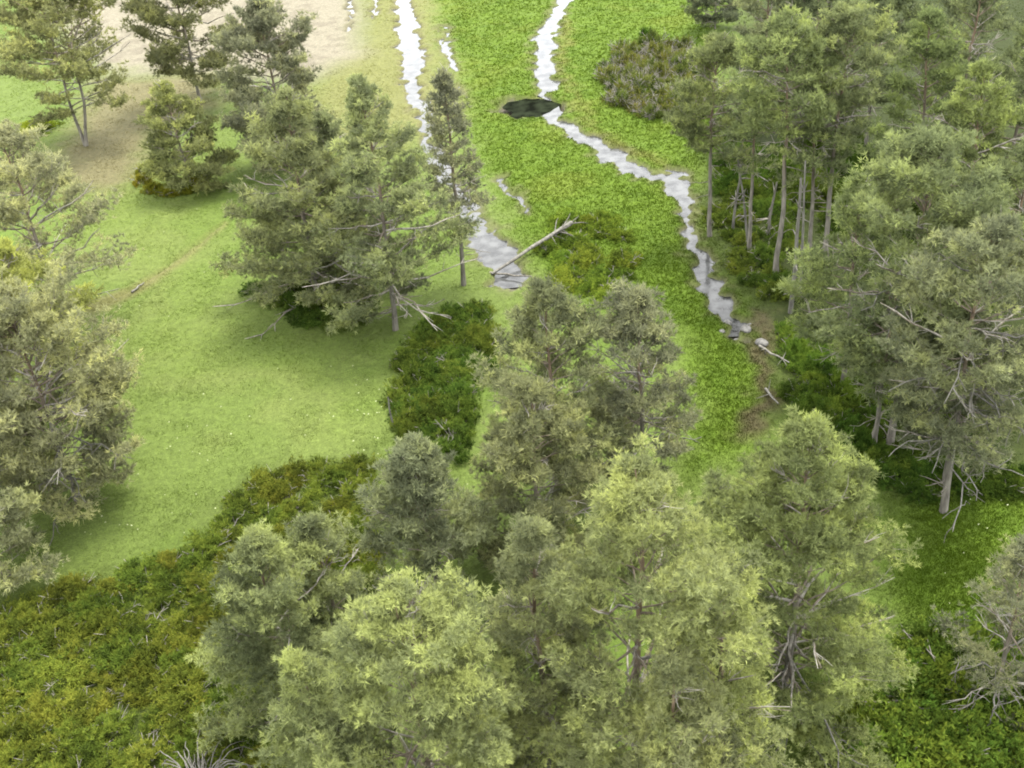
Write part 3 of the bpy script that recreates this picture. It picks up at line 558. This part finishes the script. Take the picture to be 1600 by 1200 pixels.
patch('undergrowth_bush', JUN, [(385, 440), (470, 430), (590, 470), (560, 520), (500, 510), (420, 490)], 22, .9,
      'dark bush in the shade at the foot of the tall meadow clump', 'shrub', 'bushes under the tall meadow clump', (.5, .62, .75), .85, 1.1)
for px_, py_ in ((222, 288), (240, 299), (266, 303), (292, 298), (308, 282), (224, 268)):
    shrub('juniper_bush', JUN, at(px_, py_)[:2], .85, 'brownish juniper bush ringing the foot of the small conical pine', 'shrub', 'junipers round the small pine', (1.05, .85, .7), 1.1)
shrub('juniper_bush', JUN, at(1011, 66)[:2], .75, 'single upright dark bush just above the round grey thicket', 'shrub', None, (.35, .5, .5), 2.6)
shrub('juniper_bush', JUN, at(60, 205)[:2], 1.6, 'rounded green bush at the foot of the forked pine', 'shrub', None, (1.1, 1.2, .8), .8)

# ------------------------------------------------------------------ dead wood
def z_at(p, dz=0): return np.array([p[0], p[1], ground_z(p[0], p[1]) + dz])
def wiggle(a, b, k, amp, rng):
    q = np.linspace(0, 1, k)[:, None]; return a + (b - a) * q + rng.normal(0, amp, (k, 3)) * np.sin(q * math.pi)
rng = np.random.default_rng(9)
# fallen trunk over the pond
a, b = at(768, 428, .12), at(893, 348, .75); t = Tubes(); k = 9
lg = thing('fallen_log', 'bleached fallen trunk lying across the pond with broken branches at its upper end', 'log', tuple(z_at(a, -.1)))
def local(o, P): return np.asarray(P) - np.array(o.location)
L_ = wiggle(a, b, k, .03, rng); t.add(local(lg, L_), np.linspace(.075, .14, k), 8, 0)
link('trunk', t.mesh('trunk', M_DEAD), lg)
dirv = unit(b - a)
for i in range(13):
    s0 = a + (b - a) * rng.uniform(.72, 1.0); d = unit(dirv * rng.uniform(.1, 1.0) + rng.normal(0, .75, 3) + np.array([0, 0, -.1])); q = np.linspace(0, 1, 5)[:, None]; tt = Tubes()
    tt.add(local(lg, s0 + d * q * rng.uniform(.7, 1.7) + rng.normal(0, .06, (5, 3)) * q), .04 * (1 - .8 * q[:, 0]) + .006, 4, .3); link('branch', tt.mesh('branch', M_DEAD), lg)
def stick(name, label, p0, p1, r, mat=M_DEAD, cat='branch', twigs=0):
    t = Tubes(); o = thing(name, label, cat, tuple(p0)) if twigs else None
    P = wiggle(np.array(p0), np.array(p1), 6, .04, rng); base = np.array(p0)
    t.add(P - base, np.linspace(r, r * .45, 6), 6, 0)
    if not twigs:
        o = link(name, t.mesh(name, mat)); o.location = tuple(p0); tag(o, label, cat); return o
    link('stem', t.mesh('stem', mat), o)
    for i in range(twigs):
        b = rng.integers(1, 5); d = unit(rng.normal(0, 1, 3) + np.array([0, 0, .3])); q = np.linspace(0, 1, 4)[:, None]; tt = Tubes()
        tt.add(P[b] - base + d * q * rng.uniform(.3, .9), r * .5 * (1 - .75 * q[:, 0]), 4, .2); link('branch', tt.mesh('branch', mat), o)
    return o
stick('fallen_branch', 'thin dark branch lying over the lower end of the pond', at(765, 426, .02), at(832, 432, .12), .07, M_BARK)
foot, h = stand(1250, 278, 492)
stick('dead_snag', 'thin bleached dead trunk standing at the front of the right hand wood', foot - [0, 0, .2], foot + [0.05, 0, h], .13, M_DEAD, 'dead tree', 12)
foot, h = stand(1203, 285, 372); stick('dead_snag', 'short grey dead stem left of the bleached snag', foot - [0, 0, .2], foot + [.4, 0, h], .1, M_TWIG, 'dead tree', 12)
for tx_, ty_, by_, lb_ in ((1150, 215, 368, 'thin grey dead stem leaning beside the stream bend'), (1268, 250, 470, 'thin pale dead stem just right of the bleached snag'), (1180, 235, 395, 'thin grey dead stem between the leaning pine and the tall brown stemmed pine')):
    foot, h = stand(tx_, ty_, by_); stick('dead_snag', lb_, foot - [0, 0, .2], foot + [rng.uniform(-1.1, 1.1), 0, h], .085, M_DEAD, 'dead tree', 14)
foot, h = stand(606, 620, 668); stick('stake', 'short pale stake standing at the right edge of the clearing', foot - [0, 0, .15], foot + [0, 0, h], .06, M_DEAD, 'stake')
stick('fallen_branch', 'pale stick lying in the grass beside the narrow trench', z_at(at(206, 458), .1), z_at(at(226, 444), .14), .07)
for i, (x0, y0, x1, y1, lb) in enumerate(((1196, 612, 1215, 645, 'forked bleached branch at the muddy end of the stream'), (1186, 545, 1232, 582, 'bleached branch across the mud below the stream end'),
                                           (1035, 715, 1068, 703, 'pale dead branch sticking out beside the bright grass strip'))):
    stick('fallen_branch', lb, z_at(at(x0, y0), .12), z_at(at(x1, y1), .5), .07, M_DEAD, 'branch', 5)
# bleached dead bush at the lower edge
o = thing('dead_bush', 'bleached dead bush with arching bare stems at the lower edge', 'dead bush', tuple(z_at(at(322, 1258))))
for i in range(96):
    az = rng.uniform(0, 6.28); q = np.linspace(0, 1, 8); L = rng.uniform(1.6, 2.9); t = Tubes(); lean_ = rng.uniform(.35, .95)
    P = np.stack([math.cos(az) * L * lean_ * q, math.sin(az) * L * lean_ * q, L * (q * 1.75 - q ** 2 * 1.45)], 1) + rng.normal(0, .05, (8, 3)) * q[:, None]
    t.add(P, .022 * (1 - .75 * q) + .005, 4, .2); link('stem', t.mesh('stem', M_DEAD), o)

# stones where the stream ends
def stone(p, s, label, group=None):
    import bmesh
    bm = bmesh.new(); bmesh.ops.create_icosphere(bm, subdivisions=3, radius=1); sd_ = rng.integers(0, 999)
    for v in bm.verts:
        c = np.array(v.co); n = float(fbm(np.array([c[0] * 1.3 + sd_ + c[2]]), np.array([c[1] * 1.3 - c[2]]), 1.2, 3, int(sd_))[0])
        v.co = Vector(c * (.65 + .7 * n) * np.array([1.2, .95, .6]) * s)
    me = bpy.data.meshes.new('stone'); bm.to_mesh(me); bm.free(); me.materials.append(M_STONE)
    for q in me.polygons: q.use_smooth = True
    o = link('stone', me); o.location = (p[0], p[1], ground_z(p[0], p[1]) - .01); o.rotation_euler = (0, 0, rng.uniform(0, 6)); tag(o, label, 'stone', group)
for x, y, s in ((1136, 503, .26), (1158, 508, .2), (1166, 517, .3), (1150, 525, .18), (1128, 520, .15), (1139, 470, .14), (1172, 505, .13), (1144, 514, .12)):
    stone(at(x, y), s, 'grey stone in the rubble where the stream ends', 'stones at the stream end')
stone(at(1190, 538), .32, 'whitish stone alone on the mud below the stream end')

# small white flower heads in the clearing
def flowers():
    rng = np.random.default_rng(21); V, F = [], []
    for cx, cy, sx, sy, n in ((595, 650, 25, 45, 60), (300, 690, 60, 30, 40), (230, 820, 90, 40, 45), (480, 640, 130, 70, 60), (80, 900, 70, 25, 25), (1500, 860, 60, 60, 30), (300, 430, 90, 50, 25)):
        for _ in range(int(n * .4)):
            p = at(rng.normal(cx, sx), rng.normal(cy, sy)); z = ground_z(p[0], p[1]) + rng.uniform(.12, .22); r = rng.uniform(.02, .045); b = len(V); k = 6; tl = rng.normal(0, .25, 2)
            V.append((p[0], p[1], z + r * .4))
            for i in range(k):
                a = i * 2 * math.pi / k; V.append((p[0] + r * math.cos(a), p[1] + r * math.sin(a), z + r * (tl[0] * math.cos(a) + tl[1] * math.sin(a))))
            F += [(b, b + 1 + i, b + 1 + (i + 1) % k) for i in range(k)]
    m, t, o = new_mat('white petals'); d = N(t, 'ShaderNodeBsdfDiffuse'); d.inputs[0].default_value = (.25, .27, .16, 1); t.links.new(d.outputs[0], o.inputs[0])
    tag(link('wildflowers', mesh_np('wildflowers', V, F, True, None, m)), 'tiny white wildflowers dotted over the clearing', 'flowers', kind='stuff')
flowers()
